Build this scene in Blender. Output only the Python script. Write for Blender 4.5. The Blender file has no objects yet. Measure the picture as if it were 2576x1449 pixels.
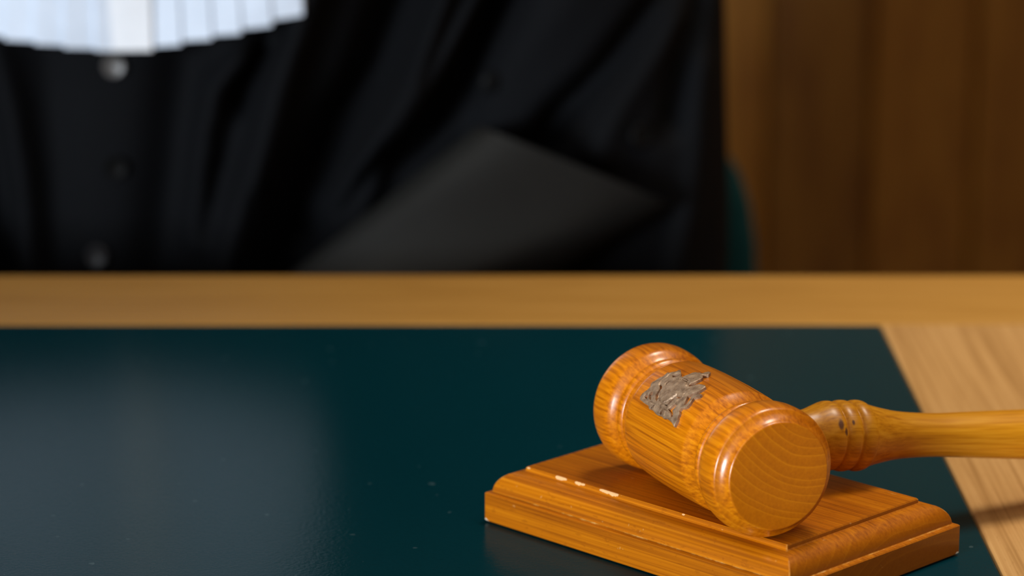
import bpy, bmesh, math, random
import numpy as np
from math import sin, cos, pi, radians, atan2, sqrt, exp
from mathutils import Vector, Matrix, noise
from mathutils.geometry import delaunay_2d_cdt

sc = bpy.context.scene
col = sc.collection
random.seed(4)

# ---------------------------------------------------------------- camera, world, lights, exposure
DESK = 0.76                      # height of the desk top
F_PX = 7330.15                   # focal length in pixels of a 2576 px wide frame
PITCH = 0.242572
CAM_Z = DESK + 0.268767
cam_d = bpy.data.cameras.new('camera')
cam = bpy.data.objects.new('camera', cam_d); col.objects.link(cam)
cam.location = (0, 0, CAM_Z)
cam.rotation_euler = (pi / 2 - PITCH, 0, 0)
cam_d.sensor_width = 36; cam_d.sensor_fit = 'HORIZONTAL'
cam_d.lens = F_PX / 2576 * 36
cam_d.clip_start = 0.02; cam_d.clip_end = 50
cam_d.dof.use_dof = True
cam_d.dof.focus_distance = 0.797
cam_d.dof.aperture_fstop = 9.0
cam_d.dof.aperture_blades = 0
sc.camera = cam

sc.view_settings.view_transform = 'Standard'
sc.view_settings.look = 'None'
sc.view_settings.gamma = 1
sc.view_settings.use_curve_mapping = False
sc.view_settings.exposure = 0.06

world = bpy.data.worlds.new('world'); sc.world = world
world.use_nodes = True
world.node_tree.nodes['Background'].inputs[0].default_value = (0.75, 0.85, 1.0, 1)
world.node_tree.nodes['Background'].inputs[1].default_value = 0.035


def area(name, loc, target, sx, sy, power, color):
    l = bpy.data.lights.new(name, 'AREA'); l.shape = 'RECTANGLE'; l.size = sx; l.size_y = sy
    l.energy = power; l.color = color
    o = bpy.data.objects.new(name, l); col.objects.link(o); o.location = loc
    o.rotation_euler = (Vector(target) - Vector(loc)).to_track_quat('-Z', 'Y').to_euler()
    return o


FRONT_W, SPOT_W, CEIL_W = 206, 168, 6.5
area('window_daylight', (-2.40, -2.30, 1.14), (0.0, 0.9, 0.86), 1.15, 0.95, FRONT_W, (0.84, 0.92, 1.0))
area('ceiling_lamp', (0.9, 0.7, 2.62), (0.9, 0.7, 0), 1.5, 1.3, CEIL_W, (1.0, 0.95, 0.88))
spot_d = bpy.data.lights.new('ceiling_downlight', 'SPOT')
spot_d.energy = SPOT_W; spot_d.color = (1.0, 0.90, 0.76); spot_d.shadow_soft_size = 0.35
spot_d.spot_size = radians(40); spot_d.spot_blend = 1.0
spot = bpy.data.objects.new('ceiling_downlight', spot_d); col.objects.link(spot)
spot.location = (0.56, 1.15, 2.60)
spot.rotation_euler = (Vector((0.50, 0.87, DESK)) - spot.location).to_track_quat('-Z', 'Y').to_euler()


def at(px, py, Y):
    """the point on the plane y = Y seen at photo pixel (px, py)"""
    x = (px - 1288) / F_PX; v = -(py - 724.5) / F_PX
    d = Vector((x, cos(PITCH) + v * sin(PITCH), -sin(PITCH) + v * cos(PITCH)))
    return Vector((0, 0, CAM_Z)) + d * (Y / d.y)


# ---------------------------------------------------------------- scene-graph helpers
def obj(name, mesh, mats, parent=None, matrix=None):
    o = bpy.data.objects.new(name, mesh); col.objects.link(o)
    if mats is not None:
        for m in (mats if isinstance(mats, (list, tuple)) else [mats]):
            mesh.materials.append(m)
    if parent: o.parent = parent
    if matrix is not None: o.matrix_local = matrix
    return o


def from_bm(name, bm, mats, parent=None, matrix=None, smooth=True, sharp=None):
    bmesh.ops.recalc_face_normals(bm, faces=bm.faces)
    me = bpy.data.meshes.new(name); bm.to_mesh(me); bm.free()
    if smooth:
        me.polygons.foreach_set('use_smooth', [True] * len(me.polygons))
        if sharp: me.set_sharp_from_angle(angle=radians(sharp))
    return obj(name, me, mats, parent, matrix)


def empty(name, loc=(0, 0, 0), matrix=None):
    o = bpy.data.objects.new(name, None); col.objects.link(o)
    o.empty_display_size = 0.05
    if matrix is not None: o.matrix_world = matrix
    else: o.location = loc
    return o


def tag(o, label, cat, group=None):
    o['label'] = label; o['category'] = cat
    if group: o['group'] = group
    return o


def bevel(o, w, seg=2, angle=35):
    m = o.modifiers.new('bevel', 'BEVEL'); m.width = w; m.segments = seg
    m.limit_method = 'ANGLE'; m.angle_limit = radians(angle); m.harden_normals = False
    return o


def add_box(bm, x0, x1, y0, y1, z0, z1):
    vs = [bm.verts.new((x, y, z)) for z in (z0, z1) for x, y in ((x0, y0), (x1, y0), (x1, y1), (x0, y1))]
    for f in ((3, 2, 1, 0), (4, 5, 6, 7), (0, 1, 5, 4), (1, 2, 6, 5), (2, 3, 7, 6), (3, 0, 4, 7)):
        bm.faces.new([vs[i] for i in f])


def box_obj(name, dims, mat, parent=None, bw=0.0):
    bm = bmesh.new(); add_box(bm, *dims)
    o = from_bm(name, bm, mat, parent, smooth=False)
    if bw: bevel(o, bw)
    return o


def add_rings(bm, rings, cap0=True, cap1=True):
    """bridge closed rings of equal vertex count"""
    R = [[bm.verts.new(p) for p in r] for r in rings]
    n = len(R[0])
    for a, b in zip(R, R[1:]):
        for i in range(n):
            j = (i + 1) % n
            bm.faces.new((a[i], a[j], b[j], b[i]))
    if cap0: bm.faces.new(R[0][::-1])
    if cap1: bm.faces.new(R[-1])
    return R


def lathe(bm, prof, axis, n=96):
    """prof: (distance along axis, radius); closed with caps / poles"""
    rings = []
    for s, r in prof:
        ring = []
        for k in range(n):
            t = 2 * pi * k / n
            c, q = r * cos(t), r * sin(t)
            ring.append((s, c, q) if axis == 'X' else (q, s, c) if axis == 'Y' else (c, q, s))
        rings.append(ring)
    add_rings(bm, rings)


def add_tube(bm, path, radii, n=24, flat=1.0, cap=True):
    pts = [Vector(p) for p in path]
    rings = []
    prev = None
    for i, p in enumerate(pts):
        t = (pts[min(i + 1, len(pts) - 1)] - pts[max(i - 1, 0)]).normalized()
        ref = Vector((0, 0, 1)) if abs(t.z) < 0.9 else Vector((0, 1, 0))
        u = t.cross(ref).normalized() if prev is None else (prev - t * prev.dot(t)).normalized()
        prev = u
        v = t.cross(u)
        r = radii[i]
        rings.append([p + u * r * cos(2 * pi * k / n) + v * r * flat * sin(2 * pi * k / n) for k in range(n)])
    add_rings(bm, rings, cap, cap)


def spline(pts, n):
    """Catmull-Rom through tuples of any length"""
    P = [tuple(pts[0])] + [tuple(p) for p in pts] + [tuple(pts[-1])]
    out = []
    for i in range(1, len(P) - 2):
        for k in range(n):
            t = k / n
            out.append(tuple(0.5 * ((2 * b) + (c - a) * t + (2 * a - 5 * b + 4 * c - d) * t * t + (3 * b - a - 3 * c + d) * t ** 3)
                             for a, b, c, d in zip(P[i - 1], P[i], P[i + 1], P[i + 2])))
    out.append(tuple(pts[-1]))
    return out


# ---------------------------------------------------------------- materials
class Nodes:
    def __init__(self, name):
        self.m = bpy.data.materials.new(name); self.m.use_nodes = True
        self.t = self.m.node_tree
        self.b = self.t.nodes['Principled BSDF']

    def new(self, kind, **kw):
        n = self.t.nodes.new(kind)
        for k, v in kw.items():
            setattr(n, k, v)
        return n

    def link(self, a, b): self.t.links.new(a, b)

    def val(self, sock, v):
        if isinstance(v, bpy.types.NodeSocket): self.link(v, sock)
        else: sock.default_value = v

    def math(self, op, a, b=0.0, c=None):
        n = self.new('ShaderNodeMath', operation=op)
        self.val(n.inputs[0], a); self.val(n.inputs[1], b)
        if c is not None: self.val(n.inputs[2], c)
        return n.outputs[0]

    def coord(self, scale=(1, 1, 1), loc=(0, 0, 0), rot=(0, 0, 0)):
        tc = self.new('ShaderNodeTexCoord'); mp = self.new('ShaderNodeMapping')
        mp.inputs['Location'].default_value = loc; mp.inputs['Rotation'].default_value = rot
        mp.inputs['Scale'].default_value = scale
        self.link(tc.outputs['Object'], mp.inputs['Vector'])
        return mp.outputs[0]

    def noise(self, vec, scale, detail=3, rough=0.5, dist=0.0):
        n = self.new('ShaderNodeTexNoise')
        self.link(vec, n.inputs['Vector'])
        n.inputs['Scale'].default_value = scale; n.inputs['Detail'].default_value = detail
        n.inputs['Roughness'].default_value = rough; n.inputs['Distortion'].default_value = dist
        return n.outputs['Fac']

    def ramp(self, fac, stops):
        n = self.new('ShaderNodeValToRGB'); self.link(fac, n.inputs[0])
        e = n.color_ramp.elements
        while len(e) < len(stops): e.new(0.5)
        for el, (p, c) in zip(e, stops):
            el.position = p; el.color = (*c, 1) if len(c) == 3 else c
        return n.outputs[0]

    def mix(self, fac, a, b, blend='MIX'):
        n = self.new('ShaderNodeMix', data_type='RGBA', blend_type=blend)
        self.val(n.inputs[0], fac)
        for s, v in ((n.inputs[6], a), (n.inputs[7], b)):
            self.val(s, (*v, 1) if isinstance(v, tuple) and len(v) == 3 else v)
        return n.outputs[2]

    def bump(self, h, strength, dist):
        n = self.new('ShaderNodeBump'); n.inputs['Strength'].default_value = strength
        n.inputs['Distance'].default_value = dist
        self.link(h, n.inputs['Height']); self.link(n.outputs[0], self.b.inputs['Normal'])

    def set(self, **kw):
        for k, v in kw.items():
            s = self.b.inputs[k.replace('_', ' ')]
            self.val(s, (*v, 1) if isinstance(v, tuple) and len(v) == 3 and s.type == 'RGBA' else v)
        return self


def plain(name, color, rough=0.6, **kw):
    n = Nodes(name); v = n.coord()
    f = n.noise(v, 60, 4)
    n.set(Base_Color=n.mix(f, tuple(c * 0.85 for c in color), tuple(min(1, c * 1.12) for c in color)), Roughness=rough, **kw)
    return n.m


def wood(name, dark, mid, light, axis='X', ring=0.0022, centre=(0.03, 0.03), fine=1.0, rough=0.35, coat=0.4, coat_rough=0.15,
         ring_amt=0.5, streak=1.0, pore=0.0, spec=0.5, wobble=1.3, end_dark=0.0):
    """timber with growth rings round a pith line parallel to the grain axis and fine streaks along it"""
    n = Nodes(name)
    rot = {'X': (0, 0, 0), 'Y': (0, 0, -pi / 2), 'Z': (0, pi / 2, 0)}[axis]
    v = n.coord(rot=rot)
    sep = n.new('ShaderNodeSeparateXYZ'); n.link(v, sep.inputs[0])

    def stretched(ax, across):
        cb = n.new('ShaderNodeCombineXYZ')
        n.link(n.math('MULTIPLY', sep.outputs[0], ax), cb.inputs[0])
        n.link(n.math('MULTIPLY', sep.outputs[1], across), cb.inputs[1])
        n.link(n.math('MULTIPLY', sep.outputs[2], across), cb.inputs[2])
        return cb.outputs[0]
    broad = n.noise(stretched(14, 70), 1, 3, 0.55, 0.3)
    fine_n = n.noise(stretched(9, 1150 * fine), 1, 2, 0.6)
    mid_n = n.noise(stretched(7, 380 * fine), 1, 2, 0.5)
    wob = n.noise(stretched(6, 40), 1, 2)
    tcn = n.new('ShaderNodeTexCoord'); sn = n.new('ShaderNodeSeparateXYZ'); n.link(tcn.outputs['Normal'], sn.inputs[0])
    along = n.math('ABSOLUTE', sn.outputs['XYZ'.index(axis)])
    side = n.math('SUBTRACT', 1.0, n.math('MULTIPLY', n.math('POWER', along, 1.6), 0.8))   # streaks fade on end grain
    dy = n.math('SUBTRACT', sep.outputs[1], centre[0]); dz = n.math('SUBTRACT', sep.outputs[2], centre[1])
    d = n.math('SQRT', n.math('ADD', n.math('MULTIPLY', dy, dy), n.math('MULTIPLY', dz, dz)))
    d = n.math('ADD', d, n.math('MULTIPLY', wob, ring * wobble))
    nv = n.new('ShaderNodeTexNoise', noise_dimensions='1D'); nv.inputs['Scale'].default_value = 0.45 / ring; nv.inputs['Detail'].default_value = 2
    n.link(d, nv.inputs['W'])
    d = n.math('ADD', d, n.math('MULTIPLY', nv.outputs['Fac'], ring * 1.6))       # rings of uneven width
    ph = n.math('FRACT', n.math('DIVIDE', d, ring))
    line = n.math('POWER', n.math('SUBTRACT', 1.0, n.math('MULTIPLY', n.math('PINGPONG', ph, 0.5), 2.0)), 9.0)
    saw = n.math('SUBTRACT', ph, 0.5)
    k = n.math('MULTIPLY', n.math('SUBTRACT', broad, 0.5), 0.5 * streak)
    k = n.math('ADD', k, n.math('MULTIPLY', n.math('SUBTRACT', mid_n, 0.5), 0.35 * streak))
    k = n.math('ADD', k, n.math('MULTIPLY', n.math('SUBTRACT', fine_n, 0.5), 1.7 * streak))
    k = n.math('ADD', n.math('MULTIPLY', k, side), 0.45)
    k = n.math('SUBTRACT', k, n.math('MULTIPLY', saw, 0.16 * ring_amt))
    k = n.math('ADD', k, n.math('MULTIPLY', line, n.math('MULTIPLY', n.math('SUBTRACT', 1.25, side), 0.42 * ring_amt)))
    colr = n.ramp(k, [(0.12, dark), (0.5, mid), (0.92, light)])
    if end_dark:                                                        # stain soaks deeper into end grain
        colr = n.mix(n.math('MULTIPLY', n.math('POWER', along, 3.0), end_dark), colr, tuple(c * 0.5 for c in dark))
    if pore:
        p = n.noise(stretched(260, 900), 1, 2, 0.6)
        colr = n.mix(n.math('MULTIPLY', n.math('GREATER_THAN', p, 0.64), pore), colr, dark)
    n.set(Base_Color=colr, Roughness=rough, Coat_Weight=coat, Coat_Roughness=coat_rough, Specular_IOR_Level=spec)
    n.bump(n.math('ADD', fine_n, n.math('MULTIPLY', mid_n, 0.5)), 0.05, 0.0004)
    n.out = colr
    return n


gavel_wood = wood('lacquered_gavel_wood', (0.38, 0.088, 0.0008), (0.63, 0.176, 0.0010), (0.80, 0.275, 0.004),
                  ring=0.0026, centre=(0.0105, 0.0300), rough=0.36, coat=0.7, coat_rough=0.2, ring_amt=0.9, spec=0.25, end_dark=0.22)
handle_wood = wood('pale_handle_wood', (0.38, 0.125, 0.002), (0.58, 0.235, 0.006), (0.72, 0.34, 0.02), axis='Y',
                   ring=0.004, centre=(0.03, 0.02), rough=0.38, coat=0.25, coat_rough=0.25, ring_amt=0.5, streak=0.8, spec=0.25)
block_wood = wood('varnished_block_wood', (0.24, 0.053, 0.0008), (0.49, 0.138, 0.0010), (0.68, 0.240, 0.005),
                  ring=0.0032, centre=(0.02, -0.05), rough=0.38, coat=0.25, coat_rough=0.16, ring_amt=0.4, pore=0.3, spec=0.25, end_dark=0.55, streak=0.7)
desk_end = wood('oak_rail_end_grain_run', (0.36, 0.18, 0.052), (0.53, 0.29, 0.10), (0.62, 0.36, 0.14), axis='Y',
                ring=0.006, centre=(0.1, -0.2), fine=0.6, rough=0.5, coat=0.0, spec=0.2, ring_amt=0.4, streak=0.7, pore=0.25)
desk_back = wood('oak_rail_long_run', (0.31, 0.135, 0.022), (0.47, 0.235, 0.048), (0.56, 0.30, 0.085), axis='X',
                 ring=0.006, centre=(0.9, -0.2), fine=0.5, rough=0.5, coat=0.0, spec=0.12, ring_amt=0.3, streak=0.7)
wall_wood = wood('dark_wall_panelling', (0.26, 0.097, 0.010), (0.37, 0.158, 0.017), (0.45, 0.205, 0.028), axis='Z',
                 ring=0.05, centre=(0.3, 0.2), fine=0.05, rough=0.55, coat=0.0, ring_amt=0.4, streak=0.9)
at_ = wall_wood.new('ShaderNodeAttribute', attribute_name='tone')
wall_wood.link(wall_wood.mix(1.0, wall_wood.out, at_.outputs['Color'], 'MULTIPLY'), wall_wood.b.inputs['Base Color'])
side_panelling = wood('side_wall_panelling', (0.26, 0.097, 0.010), (0.37, 0.158, 0.017), (0.45, 0.205, 0.028), axis='Z',
                      ring=0.05, centre=(0.3, 0.2), fine=0.05, rough=0.55, coat=0.0, ring_amt=0.4, streak=0.9)


# worn, bare patches along the block's upper left edge and pale wear on its corners
BARE = [(-0.0352, 0.0022, 0.0010), (-0.0336, 0.0013, 0.0006), (-0.0280, 0.0020, 0.0007), (-0.0262, 0.0011, 0.0005), (-0.0172, 0.0026, 0.0007),
        (-0.0143, 0.0021, 0.0010), (-0.0480, 0.0008, 0.0003), (0.0120, 0.0007, 0.0003)]
BA, BB, BT, BH1, BH2 = 0.0575, 0.03692, 0.00841, 0.00873, 0.01644


def add_wear(n):
    v = n.coord()
    wig = n.noise(v, 700, 3)
    mask = None
    for x, lx, lz in BARE:
        mp = n.new('ShaderNodeVectorMath', operation='SUBTRACT'); n.link(v, mp.inputs[0])
        mp.inputs[1].default_value = (x, -(BB - BT), BH2 - 0.00015)
        sc_ = n.new('ShaderNodeVectorMath', operation='DIVIDE'); n.link(mp.outputs[0], sc_.inputs[0])
        sc_.inputs[1].default_value = (lx, 0.00055, lz)
        ln = n.new('ShaderNodeVectorMath', operation='LENGTH'); n.link(sc_.outputs[0], ln.inputs[0])
        dd = n.math('ADD', ln.outputs['Value'], n.math('MULTIPLY', wig, 1.3))
        mk = n.math('LESS_THAN', dd, 1.5)
        mask = mk if mask is None else n.math('MAXIMUM', mask, mk)
    fleck = n.math('GREATER_THAN', n.noise(n.coord(scale=(1, 1, 1)), 330, 2, 0.5), 0.735)
    c = n.mix(n.math('MULTIPLY', fleck, 0.25), n.out, (0.75, 0.42, 0.14))
    c = n.mix(mask, c, (0.86, 0.50, 0.22))
    for p in ((-BA, -BB, 0.0), (BA, BB, 0.0)):                          # splintered pale lower corners
        a = n.new('ShaderNodeVectorMath', operation='SUBTRACT'); n.link(v, a.inputs[0]); a.inputs[1].default_value = p
        b = n.new('ShaderNodeVectorMath', operation='DIVIDE'); n.link(a.outputs[0], b.inputs[0]); b.inputs[1].default_value = (0.0020, 0.0020, 0.0009)
        l = n.new('ShaderNodeVectorMath', operation='LENGTH'); n.link(b.outputs[0], l.inputs[0])
        c = n.mix(n.math('LESS_THAN', n.math('ADD', l.outputs['Value'], n.math('MULTIPLY', wig, 1.0)), 1.5), c, (0.72, 0.62, 0.48))
    n.link(c, n.b.inputs['Base Color'])


add_wear(block_wood)


def add_dark_spots(n, spots, dark):
    """small soft-edged dark spots coloured onto the turned beads: (centre, radii)"""
    v = n.coord(); wig = n.noise(v, 600, 2); c = n.out
    for p, r in spots:
        a = n.new('ShaderNodeVectorMath', operation='SUBTRACT'); n.link(v, a.inputs[0]); a.inputs[1].default_value = p
        b = n.new('ShaderNodeVectorMath', operation='DIVIDE'); n.link(a.outputs[0], b.inputs[0]); b.inputs[1].default_value = r
        l = n.new('ShaderNodeVectorMath', operation='LENGTH'); n.link(b.outputs[0], l.inputs[0])
        d = n.math('ADD', l.outputs['Value'], n.math('MULTIPLY', wig, 0.6))
        mr = n.new('ShaderNodeMapRange', interpolation_type='SMOOTHSTEP'); n.link(d, mr.inputs[0])
        mr.inputs[1].default_value = 0.7; mr.inputs[2].default_value = 1.4; mr.inputs[3].default_value = 0.85; mr.inputs[4].default_value = 0.0
        c = n.mix(mr.outputs[0], c, dark)
    n.link(c, n.b.inputs['Base Color'])


add_dark_spots(handle_wood, [((0.0081, 0.0372, 0.0054), (0.0022, 0.0010, 0.0022)), ((0.0090, 0.0387, 0.0036), (0.0018, 0.0007, 0.0016)),
                        ((0.0078, 0.0413, 0.0059), (0.0010, 0.0005, 0.0009)), ((0.0080, 0.0424, 0.0050), (0.0008, 0.0005, 0.0008))], (0.060, 0.020, 0.022))


def worn_edge(src):
    """the same varnish rubbed through here and there along the sharp edges"""
    n = Nodes('worn_block_edge'); v = n.coord()
    f = n.noise(v, 260, 4, 0.65)
    n.set(Base_Color=n.ramp(f, [(0.46, (0.46, 0.14, 0.004)), (0.60, (0.60, 0.26, 0.04)), (0.78, (0.72, 0.44, 0.18))]), Roughness=0.5, Specular_IOR_Level=0.2)
    return n.m



def leather():
    n = Nodes('dark_teal_desk_leather'); v = n.coord()
    g = n.noise(v, 900, 3, 0.6)
    big = n.noise(v, 6, 3)
    c = n.mix(big, (0.0008, 0.0245, 0.033), (0.0014, 0.031, 0.041))
    sp = n.math('GREATER_THAN', n.noise(v, 260, 1, 0.4), 0.80)
    c = n.mix(n.math('MULTIPLY', sp, 0.35), c, (0.10, 0.16, 0.17))
    n.set(Base_Color=c, Roughness=n.math('ADD', 0.13, n.math('MULTIPLY', g, 0.06)), Specular_IOR_Level=0.026, Specular_Tint=(0.70, 0.94, 1.0))
    n.bump(g, 0.14, 0.0004)
    return n.m


def cloth(name, color, rough=0.85, sheen=0.15, spec=0.2, tint=(0.7, 0.8, 1.0)):
    n = Nodes(name); v = n.coord()
    w = n.noise(v, 35, 3)
    n.set(Base_Color=n.mix(w, tuple(c * 0.8 for c in color), tuple(c * 1.2 for c in color)), Roughness=rough,
          Specular_IOR_Level=spec, Sheen_Weight=sheen, Sheen_Roughness=0.5, Sheen_Tint=tint)
    n.bump(n.noise(v, 1800, 1), 0.15, 0.0005)
    return n.m


pad_leather = leather()
robe_cloth = cloth('black_robe_wool', (0.0019, 0.0023, 0.0032), 0.85, 0.0, 0.12)
cuff_satin = cloth('charcoal_cuff_satin', (0.0095, 0.0100, 0.0095), 0.6, 0.0, 0.2)
bib_linen = cloth('white_bib_linen', (0.66, 0.74, 0.85), 0.9, 0.0, 0.1)
band_linen = cloth('white_band_linen', (0.79, 0.82, 0.86), 0.9, 0.0, 0.1)
chair_cloth = cloth('dark_teal_chair_fabric', (0.004, 0.055, 0.058), 0.85, 0.1, 0.2)
chair_metal = plain('black_chair_metal', (0.02, 0.02, 0.022), 0.4, Metallic=0.6)
button_horn = plain('dull_black_button', (0.002, 0.002, 0.002), 0.6, Specular_IOR_Level=0.1)
skin = plain('skin', (0.55, 0.33, 0.24), 0.5, Subsurface_Weight=0.1, Subsurface_Radius=(0.01, 0.004, 0.002))
hair_mat = plain('dark_brown_hair', (0.045, 0.028, 0.018), 0.5)
eye_mat = plain('eye_white', (0.75, 0.74, 0.72), 0.2)
iris_mat = plain('brown_iris', (0.05, 0.03, 0.02), 0.2)
trouser = plain('dark_trouser_cloth', (0.012, 0.012, 0.015), 0.9)
shoe_mat = plain('black_shoe_leather', (0.01, 0.01, 0.01), 0.35)
plaster = plain('pale_plaster', (0.42, 0.41, 0.39), 0.9)
carpet = plain('grey_carpet', (0.10, 0.10, 0.105), 0.95)
frame_paint = plain('white_frame_paint', (0.75, 0.75, 0.73), 0.5)


def bronze():
    n = Nodes('aged_bronze'); v = n.coord()
    a = n.noise(v, 500, 4, 0.6)
    n.set(Base_Color=n.ramp(a, [(0.35, (0.21, 0.125, 0.070)), (0.65, (0.46, 0.31, 0.19))]), Metallic=0.35, Roughness=0.45)
    n.bump(n.noise(v, 2600, 2), 0.35, 0.0003)
    return n.m


crest_bronze = bronze()

# ---------------------------------------------------------------- the room
WALL_Y, LX, RX, TOP = 2.55, -2.5, 2.5, 2.7


def structure(o):
    o['kind'] = 'structure'; return o


structure(box_obj('floor', (LX - 0.1, RX + 0.1, -3.2, WALL_Y + 0.1, -0.1, 0), carpet))
structure(box_obj('ceiling', (LX - 0.1, RX + 0.1, -3.2, WALL_Y + 0.1, TOP, TOP + 0.1), plaster))

bm = bmesh.new()                                                 # upright boards with shadow gaps between them
add_box(bm, LX, RX, WALL_Y + 0.02, WALL_Y + 0.1, 0, TOP)
tone = bm.faces.layers.float.new('tone')
for f in bm.faces: f[tone] = 0.4
BW_ = 0.0915
i0 = int((LX - 0.227) // BW_) + 1
for i in range(i0, int((RX - 0.227) // BW_)):
    x = 0.227 + i * BW_
    n0 = len(bm.faces)
    add_box(bm, x + 0.001, x + BW_ - 0.001, WALL_Y, WALL_Y + 0.025, 0, TOP)
    bm.faces.ensure_lookup_table()
    t_ = 0.72 if i == 0 else 1.0 if i in (-1, 1, 2) else random.uniform(0.75, 1.08)
    for f in bm.faces[n0:]: f[tone] = t_
back = structure(from_bm('wall_back', bm, wall_wood.m, smooth=False)); bevel(back, 0.003, 1)


WINDOWS = [(-2.92, -1.68, 0.63, 1.65)]                             # openings in the left wall: y from, y to, z from, z to
bm = bmesh.new()
ys = [-3.2] + [v for w_ in WINDOWS for v in w_[:2]] + [WALL_Y + 0.1]
for p, q in zip(ys[::2], ys[1::2]): add_box(bm, LX - 0.1, LX, p, q, 0, TOP)
for p, q, z0, z1 in WINDOWS:
    add_box(bm, LX - 0.1, LX, p, q, 0, z0); add_box(bm, LX - 0.1, LX, p, q, z1, TOP)
structure(from_bm('wall_left', bm, side_panelling.m, smooth=False))
for i, (p, q, z0, z1) in enumerate(WINDOWS):
    bm = bmesh.new()
    for u, v in ((p, p + 0.05), (q - 0.05, q)): add_box(bm, LX - 0.08, LX - 0.04, u, v, z0, z1)
    for u, v in ((z0, z0 + 0.05), (z1 - 0.05, z1)): add_box(bm, LX - 0.08, LX - 0.04, p + 0.05, q - 0.05, u, v)
    structure(from_bm('window_%d' % (i + 1), bm, frame_paint, smooth=False))
structure(box_obj('wall_front', (LX - 0.1, RX + 0.1, -3.3, -3.2, 0, TOP), side_panelling.m))
structure(box_obj('wall_right', (RX, RX + 0.1, -3.2, WALL_Y + 0.1, 0, TOP), side_panelling.m))

# ---------------------------------------------------------------- desk
PADX, PADY, EDGEX, EDGEY, NEAR, FARX = 0.13468, 1.0312, 0.2900, 1.1080, 0.28, -1.55
desk = tag(empty('desk', (0, 0, 0)), 'light oak desk with a dark teal inlaid writing surface, in front of the robed person', 'desk')
T = DESK
o = box_obj('back_rail', (FARX, EDGEX, PADY, EDGEY, T - 0.03, T), desk_back.m, desk, 0.0015)
o['label'] = 'light oak strip along the far edge of the desk'
o = box_obj('side_rail', (PADX, EDGEX, NEAR, PADY - 0.0002, T - 0.03, T), desk_end.m, desk, 0.0012)
o['label'] = 'light oak strip along the right edge of the desk'
o = box_obj('writing_surface', (FARX, PADX - 0.0003, NEAR, PADY - 0.0003, T - 0.03, T - 0.0003), pad_leather, desk, 0.0006)
o['label'] = 'dark teal leather inlay with a soft sheen'
box_obj('modesty_panel', (FARX + 0.08, EDGEX - 0.08, NEAR + 0.12, NEAR + 0.14, 0.08, T - 0.03), desk_back.m, desk, 0.001)
for xa in (FARX + 0.04, EDGEX - 0.08):
    box_obj('side_panel', (xa, xa + 0.035, NEAR + 0.06, EDGEY - 0.05, 0.0, T - 0.03), desk_end.m, desk, 0.001)

# ---------------------------------------------------------------- sounding block
ROT = 0.7886778
Mblock = Matrix.Translation((0.058711, 0.790168, DESK)) @ Matrix.Rotation(-ROT, 4, 'Z')
prof = [(0.0004, 0.0), (0.0, 0.0005), (0.0, BH1 - 0.0003), (0.0003, BH1), (0.0016, BH1 + 0.00015)]
for k in range(11):                                              # quarter-round moulding
    a = k / 10 * pi / 2
    prof.append((0.0016 + 0.0062 * (1 - cos(a)), BH1 + 0.00015 + (0.0060) * sin(a)))
prof += [(0.0080, 0.0149), (0.00835, 0.0152), (BT, 0.0161), (BT + 0.0003, BH2)]
bm = bmesh.new()
NS = 14
rings = []
for ins, z in prof:
    a_, b_ = BA - ins, BB - ins
    cs = [(-a_, -b_), (a_, -b_), (a_, b_), (-a_, b_)]
    ring = []
    for i in range(4):
        p, q = cs[i], cs[(i + 1) % 4]
        for k in range(NS):
            t = k / NS
            ring.append((p[0] + (q[0] - p[0]) * t, p[1] + (q[1] - p[1]) * t, z))
    rings.append(ring)
add_rings(bm, rings)
block = from_bm('sounding_block', bm, block_wood.m, matrix=Mblock, sharp=28)
block.data.materials.append(worn_edge(block_wood))
bevel(block, 0.00028, 2, 50).modifiers['bevel'].material = 1
tag(block, 'varnished orange wooden sounding block with moulded edges, lying under the gavel', 'sounding block')

# ---------------------------------------------------------------- gavel
h = Vector((0.90689, 0.40513, -0.1158)).normalized(); ax = Vector((0.40788, -0.91304, 0)).normalized(); up = ax.cross(h)
GC = Vector((0.05437, 0.77341, DESK + 0.03501))
Mg = Matrix(((ax.x, h.x, up.x, GC.x), (ax.y, h.y, up.y, GC.y), (ax.z, h.z, up.z, GC.z), (0, 0, 0, 1)))
gavel = tag(empty('gavel', matrix=Mg), 'orange wooden gavel with a bronze crest, resting on its sounding block', 'gavel')
half = [(0.00000, 0.01772), (0.00600, 0.01770), (0.01200, 0.01755), (0.01550, 0.01740), (0.01680, 0.01732), (0.01720, 0.01720), (0.01820, 0.01675), (0.01940, 0.01625), (0.02060, 0.01585), (0.02150, 0.01562), (0.02200, 0.01558), (0.02230, 0.01585), (0.02290, 0.01625), (0.02360, 0.01638), (0.02420, 0.01625), (0.02460, 0.01595), (0.02490, 0.01575), (0.02530, 0.01575), (0.02590, 0.01610), (0.02660, 0.01665), (0.02730, 0.01725), (0.02800, 0.01770), (0.02900, 0.01800), (0.03050, 0.01820), (0.03200, 0.01828), (0.03400, 0.01828), (0.03540, 0.01815), (0.03630, 0.01788), (0.03675, 0.01760), (0.03705, 0.01705), (0.03750, 0.01640), (0.03820, 0.01575), (0.03890, 0.01530), (0.03940, 0.01508), (0.03960, 0.01502), (0.03980, 0.01490), (0.04000, 0.01465), (0.04005, 0.01430)]
sm = [half[0]]
for a_, b_ in zip(half, half[1:]):
    sm += [((a_[0] + b_[0]) / 2, (a_[1] + b_[1]) / 2), b_]
prof = [(-s, r) for s, r in sm[::-1]] + sm[1:]
prof = [(prof[0][0], r) for r in (0.0005, 0.004, 0.009)] + prof + [(prof[-1][0], r) for r in (0.009, 0.004, 0.0005)]
bm = bmesh.new(); lathe(bm, prof, 'X', 160)
from_bm('head', bm, gavel_wood.m, gavel, sharp=50)
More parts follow.
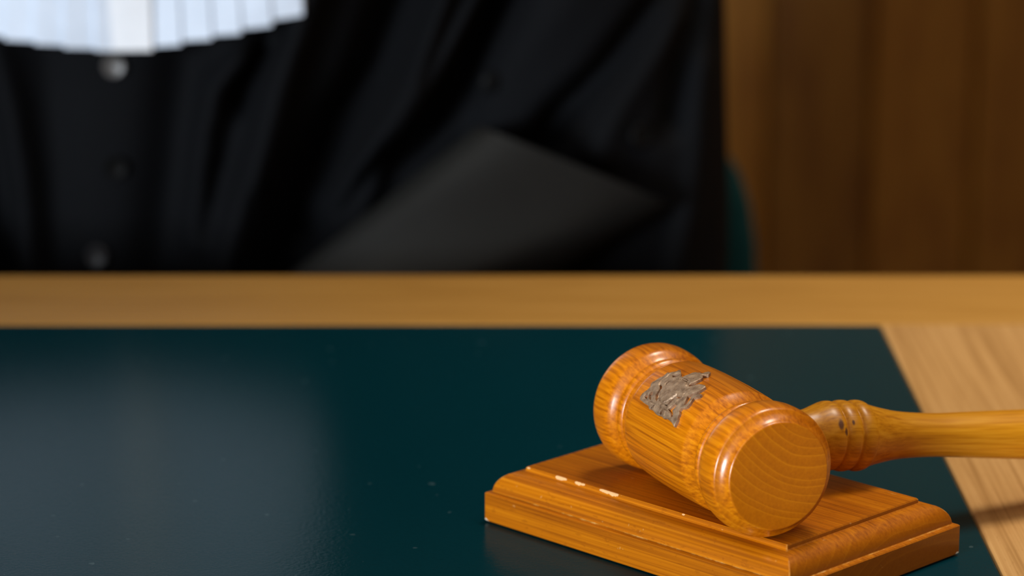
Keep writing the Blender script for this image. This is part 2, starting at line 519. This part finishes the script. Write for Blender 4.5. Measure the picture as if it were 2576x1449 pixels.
hp = [(0.0100, 0.0060), (0.0175, 0.0062), (0.0225, 0.0064), (0.0275, 0.0068), (0.0315, 0.0078), (0.0345, 0.0090), (0.0365, 0.0097), (0.0380, 0.0099), (0.0390, 0.0097),
      (0.0395, 0.0091), (0.0398, 0.0090), (0.0404, 0.0096), (0.0416, 0.01005), (0.0430, 0.0101), (0.0441, 0.0098), (0.0446, 0.0092), (0.0449, 0.0091),
      (0.0455, 0.0097), (0.0466, 0.0101), (0.0479, 0.0101), (0.0490, 0.0098), (0.0494, 0.0094), (0.0512, 0.0088), (0.0550, 0.0079), (0.0600, 0.0070), (0.0660, 0.0065), (0.0740, 0.0063),
      (0.0810, 0.0065), (0.0950, 0.0070), (0.1050, 0.0073), (0.1250, 0.0081), (0.1450, 0.0087), (0.1650, 0.0086), (0.1820, 0.0079), (0.1900, 0.0075),
      (0.1915, 0.0082), (0.1935, 0.0086), (0.1955, 0.0081), (0.1980, 0.0088), (0.2050, 0.0098), (0.2120, 0.0100), (0.2180, 0.0094), (0.2220, 0.0078),
      (0.2240, 0.0052), (0.2246, 0.0020)]
bm = bmesh.new(); lathe(bm, spline(hp, 4), 'Y', 96)
o = from_bm('handle', bm, handle_wood.m, gavel)
o['label'] = 'paler turned handle with ringed beads at the head'

# the bronze crest: two lions holding a crowned shield, cut through and bent round the head
OUT= [(0.75, 96.4), (-0.57, 96.5), (-0.28, 100.7), (-0.01, 103.8), (-0.86, 104.0), (-2.17, 106.4), (-2.61, 110.9), (-2.6, 115.3), (-2.63, 118.2), (-3.69, 118.7),
        (-5.63, 115.1), (-7.54, 112.5), (-8.21, 112.8), (-7.88, 115.9), (-8.59, 118.1), (-9.22, 120.5), (-10.2, 121.0), (-10.0, 123.7), (-9.72, 126.3), (-10.24, 129.1),
        (-10.79, 133.1), (-11.39, 136.2), (-11.25, 139.0), (-10.41, 141.2), (-10.59, 144.1), (-11.2, 146.8), (-11.73, 149.8), (-11.78, 153.3), (-11.21, 155.4), (-9.69, 155.6),
        (-8.39, 156.1), (-6.88, 156.3), (-5.38, 156.3), (-4.65, 158.0), (-3.76, 158.5), (-2.87, 157.3), (-1.11, 158.4), (0.64, 159.5), (1.62, 159.5), (2.46, 158.5),
        (3.77, 158.7), (4.85, 159.5), (5.79, 158.0), (8.17, 158.5), (9.78, 159.2), (11.28, 161.2), (11.29, 158.3), (11.38, 155.0), (10.77, 152.8), (10.6, 149.6),
        (9.65, 147.1), (9.71, 144.5), (10.79, 142.8), (11.43, 140.8), (11.53, 137.6), (10.91, 134.0), (10.64, 131.2), (11.1, 128.9), (11.95, 126.8), (11.89, 124.5),
        (11.09, 124.7), (10.42, 126.5), (9.6, 128.9), (9.55, 131.8), (10.03, 134.7), (10.46, 138.3), (10.29, 140.3), (9.74, 140.9), (9.13, 138.4), (8.45, 135.1),
        (7.91, 132.3), (8.4, 128.9), (9.14, 125.1), (9.61, 120.9), (9.26, 115.7), (8.11, 114.5), (5.94, 116.7), (5.15, 120.7), (4.32, 123.8), (3.48, 122.7), (3.33, 119.9),
        (3.68, 117.1), (3.6, 113.8), (3.49, 110.0), (2.74, 107.3), (1.35, 105.8), (1.7, 104.1), (2.21, 101.2)]
HOLES= [[(-7.34, 135.5), (-5.83, 136.1), (-4.98, 138.1), (-4.68, 141.1), (-4.36, 143.5), (-3.25, 146.5), (-2.96, 148.8), (-4.2, 147.5), (-5.17, 144.8), (-5.29, 141.8),
        (-5.76, 138.9), (-7.01, 136.9)], [(-4.78, 133.2), (-5.33, 131.5), (-5.28, 128.3), (-4.76, 125.8), (-4.42, 128.3), (-4.44, 131.0)], [(3.38, 133.8), (3.29, 131.9),
        (3.33, 129.3), (3.5, 126.5), (4.03, 128.5), (4.04, 131.8)], [(1.64, 148.2), (2.78, 146.9), (3.02, 143.4), (2.99, 140.8), (3.32, 137.8), (4.76, 136.1), (6.01, 136.5),
        (5.4, 138.1), (4.09, 139.2), (3.81, 142.3), (3.65, 145.6), (3.31, 148.3)], [(-9.81, 149.2), (-9.32, 147.9), (-8.46, 149.6), (-8.35, 151.6), (-9.01, 152.1),
        (-9.84, 151.2)], [(-8.32, 147.5), (-8.22, 144.9), (-7.44, 143.9), (-6.89, 146.1), (-7.13, 148.3), (-5.94, 150.3), (-6.6, 150.9), (-7.66, 149.4)], [(-3.81, 157.0),
        (-3.25, 153.5), (-2.61, 153.4), (-3.01, 156.8)], [(1.97, 157.4), (1.67, 155.4), (2.19, 153.7), (2.75, 154.8), (2.65, 157.6)], [(4.67, 150.6), (5.13, 148.7),
        (5.83, 144.8), (6.94, 144.3), (6.93, 146.8), (6.72, 149.8), (7.76, 151.9), (8.14, 154.0), (7.45, 154.6), (6.47, 152.2), (5.31, 151.4)], [(-10.8, 136.6),
        (-10.8, 135.4), (-9.29, 128.2), (-9.17, 130.6), (-10.1, 135.1)], [(-6.8, 122.0), (-6.54, 119.7), (-6.12, 117.5), (-5.3, 116.9), (-5.11, 121.3), (-5.92, 122.9)]]


def crest():
    def uv(p): return Vector((p[0], radians(p[1]) * 17.8))           # mm along the axis, mm round the head
    outs = [uv(p) for p in OUT]
    hls = []
    for hh in HOLES:
        q = [uv(p) for p in hh]; c = sum(q, Vector((0, 0))) / len(q)
        hls.append([c + (p - c) * 1.12 for p in q])

    def inside(p, poly):
        c = False
        for a, b in zip(poly, poly[1:] + poly[:1]):
            if (a.y > p.y) != (b.y > p.y) and p.x < (b.x - a.x) * (p.y - a.y) / (b.y - a.y) + a.x: c = not c
        return c

    sa = np.array([q for poly in [outs] + hls for q in poly])
    sb = np.array([q for poly in [outs] + hls for q in poly[1:] + poly[:1]])
    sd = sb - sa; sl = (sd ** 2).sum(1) + 1e-9

    def edge_d(p):
        w = np.array(p) - sa
        t = np.clip((w * sd).sum(1) / sl, 0, 1)
        return float(np.sqrt(((w - sd * t[:, None]) ** 2).sum(1).min()))
    verts, edges = [], []
    for poly in [outs] + hls:
        i0 = len(verts); n = 0
        for a, b in zip(poly, poly[1:] + poly[:1]):
            k = max(1, int((b - a).length / 0.5))
            for j in range(k):
                verts.append(a.lerp(b, j / k)); n += 1
        edges += [(i0 + j, i0 + (j + 1) % n) for j in range(n)]
    xs = [p.x for p in outs]; ys = [p.y for p in outs]
    y = min(ys)
    while y < max(ys):
        x = min(xs)
        while x < max(xs):
            p = Vector((x + random.uniform(-.04, .04), y + random.uniform(-.04, .04)))
            if inside(p, outs) and not any(inside(p, q) for q in hls) and edge_d(p) > 0.12: verts.append(p)
            x += 0.24
        y += 0.24
    co, ed, fa, _, _, _ = delaunay_2d_cdt(verts, edges, [], 0, 1e-5)
    shield = [uv(p) for p in ((-4.0, 124), (-1.5, 121.3), (1.41, 121), (3.4, 124.5), (3.4, 135.5), (2.6, 142), (0.9, 149), (-2.6, 146.6), (-4.2, 141), (-4.5, 132))]
    # engraved lines: round the shield, under the crown, along the lions' limbs and across the ribbon
    GROOVES = [[uv(q) for q in g] for g in (
        [(-3.0, 119.2), (-1.0, 118.6), (0.6, 118.8), (2.2, 120.6), (3.3, 122.6)],
        [(-4.0, 124), (-1.5, 121.3), (1.41, 121), (3.4, 124.5), (3.4, 135.5), (2.6, 142), (0.9, 149), (-2.6, 146.6), (-4.2, 141), (-4.5, 132), (-4.0, 124)],
        [(-8.6, 121), (-8.0, 126), (-8.4, 131), (-7.6, 135)], [(6.2, 126), (5.6, 131), (6.6, 136), (6.0, 140)],
        [(-9.6, 152.5), (-5.5, 152), (-1.0, 152.5), (3.5, 152.2), (6.0, 152)], [(-2.0, 153.5), (-1.4, 156.5)], [(4.0, 153.5), (4.6, 157)])]

    def seg_d(p, g):
        m = 9
        for a, b in zip(g, g[1:]):
            ab = b - a; t = max(0, min(1, (p - a).dot(ab) / max(1e-9, ab.dot(ab))))
            m = min(m, (p - a - ab * t).length)
        return m
    bm = bmesh.new()
    top, bot = [], []
    for p in co:
        d = edge_d(p)
        z = 0.80 + 0.16 * min(1, d / 0.25)
        if inside(p, shield): z += 0.16
        z -= 0.34 * exp(-(min(seg_d(p, q) for q in GROOVES) / 0.15) ** 2)
        z += 0.10 * noise.noise(Vector((p.x * 0.9, p.y * 0.9, 3)))
        t = p.y / 17.8
        xx = p.x / 1000
        base = 0.01774 - 0.00020 * (abs(xx) / 0.012) ** 2
        for lst, rr in ((top, base + z / 1000), (bot, base - 0.0012)):
            lst.append(bm.verts.new((xx, rr * cos(t), rr * sin(t))))
    cnt = {}
    for f in fa:
        c = sum((co[i] for i in f), Vector((0, 0))) / len(f)
        if not inside(c, outs) or any(inside(c, q) for q in hls): continue
        bm.faces.new([top[i] for i in f]); bm.faces.new([bot[i] for i in f][::-1])
        for a, b in zip(f, f[1:] + f[:1]):
            cnt[(min(a, b), max(a, b))] = (cnt.get((min(a, b), max(a, b)), (0,))[0] + 1, a, b)
    for (n_, a, b) in cnt.values():
        if n_ == 1: bm.faces.new((top[a], bot[a], bot[b], top[b]))
    for v in [v for v in bm.verts if not v.link_faces]: bm.verts.remove(v)
    o = from_bm('crest', bm, crest_bronze, gavel, sharp=40)
    o['label'] = 'small bronze coat of arms with two lions, a shield and a crown'


crest()

# ---------------------------------------------------------------- person in the robe
PX = -0.178                                                       # middle of the seated body, in its own space
SIZE = 0.93                                                       # the sitter's build


def pat(px, py, Y):
    return at(px, py, Y * SIZE) / SIZE



def skin_body(name, chains, mat, parent=None, sub=2):
    """chains of (point, radius); a chain whose first entry is an int joins the vertex of that number"""
    vs, es, rad = [], [], []
    for ch in chains:
        prev = None
        for e in ch:
            if isinstance(e, int): prev = e; continue
            vs.append(e[0]); rad.append(e[1] if isinstance(e[1], tuple) else (e[1], e[1]))
            if prev is not None: es.append((prev, len(vs) - 1))
            prev = len(vs) - 1
    me = bpy.data.meshes.new(name); me.from_pydata(vs, es, [])
    o = obj(name, me, mat, parent)
    o.modifiers.new('skin', 'SKIN')
    lay = me.skin_vertices[0].data if len(me.skin_vertices) else None
    if lay is None:
        bpy.context.view_layer.objects.active = o; o.select_set(True)
        bpy.ops.mesh.customdata_skin_add(); o.select_set(False); lay = me.skin_vertices[0].data
    for i, s in enumerate(lay):
        s.radius = rad[i]; s.use_root = (i == 0)
    s = o.modifiers.new('smooth', 'SUBSURF'); s.levels = sub; s.render_levels = sub
    dg = bpy.context.evaluated_depsgraph_get()
    ev = bpy.data.meshes.new_from_object(o.evaluated_get(dg))
    ev.name = name
    ev.polygons.foreach_set('use_smooth', [True] * len(ev.polygons))
    o.modifiers.clear(); o.data = ev
    if not ev.materials: ev.materials.append(mat)
    return o


def P(dx, y, z): return (PX + dx, y, z)


chains = [[(P(0, 1.47, 0.55), 0.125), (P(0, 1.46, 0.66), 0.115), (P(0, 1.45, 0.80), 0.115), (P(0, 1.45, 0.93), 0.12), (P(0, 1.45, 1.03), 0.095),
           (P(0, 1.455, 1.09), 0.058), (P(0, 1.445, 1.15), 0.052), (P(0, 1.435, 1.21), 0.075), (P(0, 1.435, 1.27), 0.086), (P(0, 1.445, 1.34), 0.070)]]
idx = 10
HAND = []
for s in (1, -1):
    W = (PX + s * 0.085, 1.205, 0.665)
    ch = [4, (P(s * 0.15, 1.45, 1.015), 0.044), (P(s * 0.205, 1.42, 0.92), 0.046), (P(s * 0.215, 1.39, 0.745), 0.042), (P(s * 0.15, 1.29, 0.695), 0.035), (W, 0.026)]
    chains.append(ch); wi = idx + 4; idx += 5
    pm = (W[0] - s * 0.035, W[1] - 0.045, W[2] - 0.01)
    chains.append([wi, (pm, (0.026, 0.016))]); pi_ = idx; idx += 1
    for k, (sp, ln) in enumerate(((-0.024, 0.062), (-0.008, 0.072), (0.008, 0.068), (0.024, 0.052))):
        b0 = Vector(pm) + Vector((-s * 0.01 + sp * 0.75, -0.022 + sp * s * 0.35, 0.002))
        d1 = Vector((-s * 0.4 + sp * 4, -0.8, -0.12)).normalized(); d2 = Vector((-s * 0.4 + sp * 4, -0.6, -0.6)).normalized()
        chains.append([pi_, (tuple(b0), 0.0095), (tuple(b0 + d1 * ln * 0.45), 0.009), (tuple(b0 + d1 * ln * 0.45 + d2 * ln * 0.5), 0.0075)]); idx += 3
    t0 = Vector(W) + Vector((-s * 0.045, -0.012, 0.004))
    chains.append([wi, (tuple(t0), 0.011), (tuple(t0 + Vector((-s * 0.028, -0.022, -0.004))), 0.0085)]); idx += 2
    hip = [0, (P(s * 0.09, 1.42, 0.545), 0.085), (P(s * 0.12, 1.22, 0.555), 0.074), (P(s * 0.13, 1.02, 0.555), 0.058), (P(s * 0.13, 1.01, 0.42), 0.052),
           (P(s * 0.13, 1.04, 0.25), 0.044), (P(s * 0.13, 1.05, 0.09), 0.034), (P(s * 0.13, 0.97, 0.045), 0.034), (P(s * 0.135, 0.88, 0.035), 0.028)]
    chains.append(hip); idx += 8
person = skin_body('person', chains, skin)
tag(person, 'person in a black robe with a white pleated bib, seated behind the desk', 'person')


def rel(bm_name, bm, mat, parent, **kw): return from_bm(bm_name, bm, mat, parent, **kw)


# face: nose, mouth, ears and eyes on the head, hair as a child
def blob(bm, c, r, seg=24, ring=16):
    rings = []
    for i in range(1, ring):
        a = pi * i / ring
        rings.append([(c[0] + r[0] * sin(a) * cos(2 * pi * k / seg), c[1] + r[1] * sin(a) * sin(2 * pi * k / seg), c[2] + r[2] * cos(a)) for k in range(seg)])
    add_rings(bm, rings)


bm = bmesh.new()
blob(bm, P(0, 1.354, 1.238), (0.012, 0.017, 0.026)); rel('nose', bm, skin, person)
bm = bmesh.new()
blob(bm, P(0, 1.3655, 1.197), (0.022, 0.010, 0.006)); rel('mouth', bm, plain('lips', (0.42, 0.17, 0.14), 0.4), person)
for s in (1, -1):
    bm = bmesh.new(); blob(bm, P(s * 0.083, 1.44, 1.245), (0.010, 0.018, 0.032)); rel('ear', bm, skin, person)
    bm = bmesh.new(); blob(bm, P(s * 0.031, 1.3735, 1.268), (0.0135, 0.0115, 0.0085)); e = rel('eye', bm, eye_mat, person)
    bm = bmesh.new(); blob(bm, P(s * 0.031, 1.3632, 1.268), (0.006, 0.003, 0.006)); rel('iris', bm, iris_mat, e)
bm = bmesh.new()
rings = []
for i in range(14):
    a = pi * (i + 0.4) / 26
    rings.append([(PX + 0.094 * sin(a) * cos(t), 1.452 + 0.100 * sin(a) * sin(t), 1.308 + 0.095 * cos(a) - (0.085 * max(0, sin(t)) * (i / 13) ** 2))
                  for t in [2 * pi * k / 40 for k in range(40)]])
add_rings(bm, rings); rel('hair', bm, hair_mat, person)


# robe: torso, sleeves and lap of one cloth, fused, then laid in folds
def ridge(X, Z, poly, w):
    m = np.full(X.shape, 9.0)
    for (ax_, az_), (bx_, bz_) in zip(poly, poly[1:]):
        ux, uz = bx_ - ax_, bz_ - az_
        t = np.clip(((X - ax_) * ux + (Z - az_) * uz) / (ux * ux + uz * uz), 0, 1)
        m = np.minimum(m, np.hypot(X - ax_ - ux * t, Z - az_ - uz * t))
    return np.exp(-(m / w) ** 2)


def line(pts, Y=1.32): return [(q.x, q.z) for q in (pat(a, b, Y) for a, b in pts)]


FOLDS = [(line(p), w, a) for p, w, a in [
    ([(1275, -260), (1200, 0), (1102, 200), (1010, 340), (915, 500), (830, 680), (760, 900)], 0.0055, 0.026),
    ([(1190, -200), (1112, 20), (1036, 210), (945, 350), (850, 520), (760, 800)], 0.0060, 0.022),
    ([(1080, -300), (1000, 0), (925, 200), (840, 340), (765, 510), (705, 690), (670, 900)], 0.0105, -0.027),
    ([(1330, -250), (1268, 0), (1150, 200), (1060, 330), (930, 450), (800, 620)], 0.0075, -0.026),
    ([(800, -60), (745, 100), (712, 200), (680, 330), (630, 500), (580, 680)], 0.0090, 0.020),
    ([(620, 130), (552, 200), (522, 330), (512, 450), (480, 800)], 0.0055, 0.013),
    ([(600, 300), (560, 440), (520, 600)], 0.005, 0.008),
    ([(700, 60), (632, 200), (590, 340), (560, 430), (505, 620), (470, 800)], 0.0055, -0.012),
    ([(650, 480), (610, 640), (580, 800)], 0.005, -0.006),
    ([(-10, 90), (35, 250), (65, 430), (95, 800)], 0.0075, 0.014),
    ([(-70, 100), (-25, 300), (10, 500), (25, 800)], 0.011, -0.018),
    ([(130, 130), (150, 400), (160, 800)], 0.010, -0.006),
    ([(470, 150), (445, 350), (420, 560), (390, 800)], 0.012, -0.012),
    ([(1800, -200), (1690, 0), (1525, 200), (1405, 310), (1335, 420)], 0.0080, -0.022),
    ([(1810, -150), (1765, 60), (1718, 200), (1692, 330)], 0.0055, -0.014),
    ([(1560, -200), (1420, 0), (1280, 160), (1200, 300)], 0.014, 0.006),
    ([(1680, 60), (1560, 240), (1500, 380)], 0.010, 0.010),
    ([(1790, 200), (1770, 400), (1740, 560), (1700, 700)], 0.0075, 0.008)]]


def robe():
    bm = bmesh.new()
    rings = []
    for z, hw, hd, cy in [(0.46, 0.215, 0.15, 1.46), (0.55, 0.215, 0.15, 1.46), (0.62, 0.20, 0.145, 1.45), (0.70, 0.195, 0.138, 1.443), (0.78, 0.195, 0.136, 1.442), (0.86, 0.20, 0.138, 1.443),
                          (0.93, 0.205, 0.138, 1.445), (1.00, 0.20, 0.125, 1.448), (1.045, 0.175, 0.105, 1.45), (1.08, 0.125, 0.085, 1.452), (1.105, 0.078, 0.072, 1.452), (1.125, 0.066, 0.064, 1.452)]:
        ring = []
        for k in range(72):
            t = 2 * pi * k / 72
            c, s = cos(t), sin(t)
            ring.append((PX + hw * abs(c) ** 0.82 * (1 if c > 0 else -1), cy + hd * abs(s) ** 0.82 * (1 if s > 0 else -1), z))
        rings.append(ring)
    add_rings(bm, rings)
    for s in (1, -1):
        pth = spline([P(s * 0.135, 1.45, 1.035) + (0.062,), P(s * 0.175, 1.44, 1.02) + (0.068,), P(s * 0.205, 1.415, 0.95) + (0.071,), P(s * 0.211, 1.39, 0.85) + (0.071,),
                      P(s * 0.211, 1.375, 0.765) + (0.071,), P(s * 0.200, 1.355, 0.705) + (0.069,), P(s * 0.165, 1.32, 0.675) + (0.066,), P(s * 0.125, 1.28, 0.662) + (0.066,)], 5)
        add_tube(bm, [q[:3] for q in pth], [q[3] for q in pth], 40)
        pth = spline([P(s * 0.09, 1.44, 0.55) + (0.105,), P(s * 0.115, 1.25, 0.545) + (0.095,), P(s * 0.125, 1.06, 0.54) + (0.085,), P(s * 0.13, 0.985, 0.49) + (0.08,), P(s * 0.13, 0.985, 0.34) + (0.085,)], 5)
        add_tube(bm, [q[:3] for q in pth], [q[3] for q in pth], 40)
    o = from_bm('robe', bm, robe_cloth, person)
    m = o.modifiers.new('fuse', 'REMESH'); m.mode = 'VOXEL'; m.voxel_size = 0.0032
    s = o.modifiers.new('soften', 'SMOOTH'); s.factor = 0.5; s.iterations = 7
    dg = bpy.context.evaluated_depsgraph_get()
    me = bpy.data.meshes.new_from_object(o.evaluated_get(dg)); me.name = 'robe'
    o.modifiers.clear(); o.data = me
    n = len(me.vertices)
    co = np.empty(n * 3, 'f'); nr = np.empty(n * 3, 'f')
    me.vertices.foreach_get('co', co); me.vertex_normals.foreach_get('vector', nr)
    co = co.reshape(-1, 3); nr = nr.reshape(-1, 3)
    k = np.clip((0.15 - nr[:, 1]) / 0.5, 0, 1) * np.clip((co[:, 2] - 0.58) / 0.05, 0, 1)
    d = sum(a * ridge(co[:, 0], co[:, 2], pl, w) for pl, w, a in FOLDS)
    d = d + 0.0025 * np.array([noise.noise(Vector((q[0] * 14, 0, q[2] * 9))) for q in co.tolist()])
    co[:, 1] -= d * k
    me.vertices.foreach_set('co', co.ravel())
    me.polygons.foreach_set('use_smooth', [True] * len(me.polygons))
    me.update()
    return o


rb = robe()
rb['label'] = 'long black robe with deep folds and wide sleeves'


def surf_y(px, py):
    """depth of the robe's front where the photo's pixel looks"""
    o_ = Vector((0, 0, CAM_Z)) / SIZE; d = (pat(px, py, 1.3) - o_).normalized()
    hit, loc, nrm, _ = rb.ray_cast(o_, d)
    return (loc, nrm) if hit else (pat(px, py, 1.31), Vector((0, -1, 0)))


def button(px, py, r, mat, label=None):
    loc, nrm = surf_y(px, py)
    bm = bmesh.new()
    lathe(bm, [(-0.001, r * 0.3), (-0.001, r * 0.9), (0.0, r), (0.0012, r), (0.0020, r * 0.86), (0.0018, r * 0.6), (0.0012, r * 0.4), (0.0012, r * 0.05)], 'Z', 28)
    q = nrm.to_track_quat('Z', 'Y').to_matrix().to_4x4()
    o = from_bm('button', bm, mat, rb, matrix=Matrix.Translation(loc + nrm * 0.001) @ q, sharp=40)
    if label: o['label'] = label


grey_button = plain('grey_shell_button', (0.085, 0.08, 0.076), 0.4)
button(288, 165, 0.0052, grey_button, 'pale grey button just under the bib')
button(292, 420, 0.0052, button_horn)
button(246, 642, 0.0052, plain('dull_grey_button', (0.014, 0.014, 0.016), 0.5))
button(1238, 208, 0.0050, button_horn)
button(1608, 342, 0.0058, button_horn)


def cuff(side):
    """the wide turned-back satin cuff: a flattened flaring tube round the forearm, open at the hand"""
    A, B = pat(1195, 312, 1.272), pat(1706, 518, 1.300)
    D, C  = pat(690, 705, 1.230), pat(1300, 745, 1.255)
    if side < 0:
        for q in (A, B, C, D): q.x = 2 * PX - q.x
    bm = bmesh.new()
    N = 56
    def ring(p, q, depth, grow, t):
        c = (p + q) / 2; u = (q - p) / 2 * grow
        v = Vector((0, depth, -depth * 0.245)) * grow
        out = []
        for k in range(N):
            th = 2 * pi * k / N
            cc, ss = cos(th), sin(th)
            cc = abs(cc) ** 0.6 * (1 if cc > 0 else -1); ss = abs(ss) ** 0.6 * (1 if ss > 0 else -1)
            w = 1 + 0.05 * sin(th * 5 + t * 3) * t
            out.append(c + v * 0.9 + u * cc + v * ss * w)
        return out
    outer = [ring(A.lerp(D, t), B.lerp(C, t), 0.040 + 0.012 * t, 1.0, t) for t in [i / 14 for i in range(15)]]
    inner = [ring(A.lerp(D, t), B.lerp(C, t), 0.040 + 0.012 * t, 0.93, t) for t in [i / 14 for i in range(14, -1, -1)]]
    R = add_rings(bm, outer + inner, False, False)
    for i in range(N):
        j = (i + 1) % N
        bm.faces.new((R[-1][i], R[-1][j], R[0][j], R[0][i]))
    o = from_bm('cuff', bm, cuff_satin, rb, sharp=60)
    o['label'] = 'wide charcoal satin cuff at the end of the sleeve'


cuff(1); cuff(-1)

# white pleated bib hanging from the collar
BIB = [(-420, -70), (-300, 0), (-150, 60), (0, 95), (150, 112), (240, 122), (385, 122), (480, 104), (550, 92), (640, 72), (720, 48), (775, 26), (792, -4), (800, -60)]


def bib():
    pts = [pat(a, b, 1.290) for a, b in BIB]
    ctr = (pts[5].x + pts[6].x) / 2
    x0, x1 = pts[0].x, pts[-1].x

    def low(x):
        for a, b in zip(pts, pts[1:]):
            if a.x <= x <= b.x: return a.z + (b.z - a.z) * (x - a.x) / (b.x - a.x)
        return pts[-1].z
    NC, NR = 360, 60
    PLEAT = 0.0135
    bm = bmesh.new()
    front, backs = [], []
    for i in range(NC + 1):
        x = x0 + (x1 - x0) * i / NC
        u = (x - ctr)
        ph = ((abs(u) - 0.0125) / PLEAT) % 1.0
        step = 0.0017 * ph
        zl = low(ctr + math.copysign(0.0125 + PLEAT * (math.floor((abs(u) - 0.0125) / PLEAT) + 0.5), u) if abs(u) > 0.0125 else x)
        zl = 0.6 * zl + 0.4 * low(x)
        cf, cb = [], []
        for j in range(NR + 1):
            t = j / NR
            z = zl + (1.105 - zl) * t
            nar = 1 - 0.50 * t ** 1.4
            xx = ctr + u * nar
            lift = 0.010 + 0.004 * (1 - t)
            dx = xx - PX
            y = 1.452 - 0.150 * max(0.05, 1 - (abs(dx) / 0.185) ** 2.6) ** (1 / 2.6) - lift + 0.072 * max(0, (z - 0.95) / 0.155) ** 1.5 - step * (1 - 0.5 * t) + 0.002 * sin(u * 60 + 2 * t)
            cf.append(bm.verts.new((xx, y, z))); cb.append(bm.verts.new((xx, y + 0.0015, z)))
        front.append(cf); backs.append(cb)
    for i in range(NC):
        for j in range(NR):
            bm.faces.new((front[i][j], front[i + 1][j], front[i + 1][j + 1], front[i][j + 1]))
            bm.faces.new((backs[i][j], backs[i][j + 1], backs[i + 1][j + 1], backs[i + 1][j]))
        bm.faces.new((front[i][0], backs[i][0], backs[i + 1][0], front[i + 1][0]))
        bm.faces.new((front[i][NR], front[i + 1][NR], backs[i + 1][NR], backs[i][NR]))
    for e in (0, NC):
        for j in range(NR):
            bm.faces.new((front[e][j], front[e][j + 1], backs[e][j + 1], backs[e][j]))
    b = from_bm('bib', bm, bib_linen, person, sharp=40)
    b['label'] = 'white pleated linen bib with a stepped lower edge'
    bm = bmesh.new()                                              # the plain band down its middle
    rings = []
    for j in range(41):
        t = j / 40
        z = pts[5].z - 0.0006 + (1.108 - pts[5].z) * t
        y = 1.452 - 0.150 - 0.0142 + 0.004 * t + 0.072 * max(0, (z - 0.95) / 0.155) ** 1.5
        w = 0.0128
        rings.append([(ctr - w, y, z), (ctr - w * 0.3, y - 0.0012, z), (ctr + w * 0.4, y - 0.0008, z), (ctr + w, y - 0.0002, z), (ctr + w, y + 0.002, z), (ctr - w, y + 0.002, z)])
    add_rings(bm, rings)
    from_bm('centre_band', bm, band_linen, b, sharp=40)


bib()
person.scale = (SIZE, SIZE, SIZE)
bm = bmesh.new()                                                  # white stand collar
add_rings(bm, [[(PX + r * cos(t), 1.452 + r * sin(t), z) for t in [2 * pi * k / 40 for k in range(40)]] for r, z in
               ((0.067, 1.095), (0.066, 1.12), (0.062, 1.138), (0.059, 1.138), (0.060, 1.11), (0.061, 1.095))], False, False)
from_bm('collar', bm, bib_linen, person)
for s in (1, -1):
    bm = bmesh.new()
    add_tube(bm, [P(s * 0.13, 0.99, 0.40), P(s * 0.13, 1.02, 0.25), P(s * 0.13, 1.045, 0.08)], [0.07, 0.062, 0.055], 32)
    from_bm('trouser_leg', bm, trouser, person)
    bm = bmesh.new(); blob(bm, P(s * 0.133, 0.95, 0.045), (0.046, 0.135, 0.044)); from_bm('shoe', bm, shoe_mat, person)

# ---------------------------------------------------------------- chair behind the person
chair = tag(empty('upholstered_chair', (-0.164, 1.45, -0.005)), 'dark teal upholstered chair with a rounded back, behind the person in the robe', 'chair')
bm = bmesh.new()                                                  # back: rounded shield that wraps round the sitter
BW = [(0.40, 0.262), (0.52, 0.281), (0.62, 0.291), (0.66, 0.2925), (0.69, 0.2915), (0.712, 0.288), (0.727, 0.283), (0.736, 0.277), (0.743, 0.266), (0.75, 0.245), (0.77, 0.225), (0.80, 0.215), (0.83, 0.195), (0.85, 0.17), (0.865, 0.13), (0.872, 0.08)]
rings = []
for z, w in BW:
    ring = []
    for k in range(64):
        t = 2 * pi * k / 64
        c, s = cos(t), sin(t)
        xx = w * abs(c) ** 0.6 * (1 if c > 0 else -1)
        yy = 0.11 + 0.032 * abs(s) ** 0.7 * (1 if s > 0 else -1) - 0.9 * xx * xx
        ring.append((xx, yy, z))
    rings.append(ring)
add_rings(bm, rings)
from_bm('backrest', bm, chair_cloth, chair)
bm = bmesh.new(); rings = []
for z, g in ((0.28, 0.96), (0.29, 0.99), (0.33, 1.0), (0.36, 0.99), (0.375, 0.96)):
    rings.append([(0.25 * g * abs(cos(t)) ** 0.5 * (1 if cos(t) > 0 else -1), -0.16 + 0.24 * g * abs(sin(t)) ** 0.5 * (1 if sin(t) > 0 else -1), z) for t in [2 * pi * k / 64 for k in range(64)]])
add_rings(bm, rings); from_bm('seat', bm, chair_cloth, chair)
for sx in (-0.2, 0.2):
    for sy in (-0.36, 0.04):
        bm = bmesh.new(); add_tube(bm, [(sx * 1.1, sy, 0.005), (sx, sy + 0.01, 0.285)], [0.013, 0.016], 20); from_bm('leg', bm, chair_metal, chair)
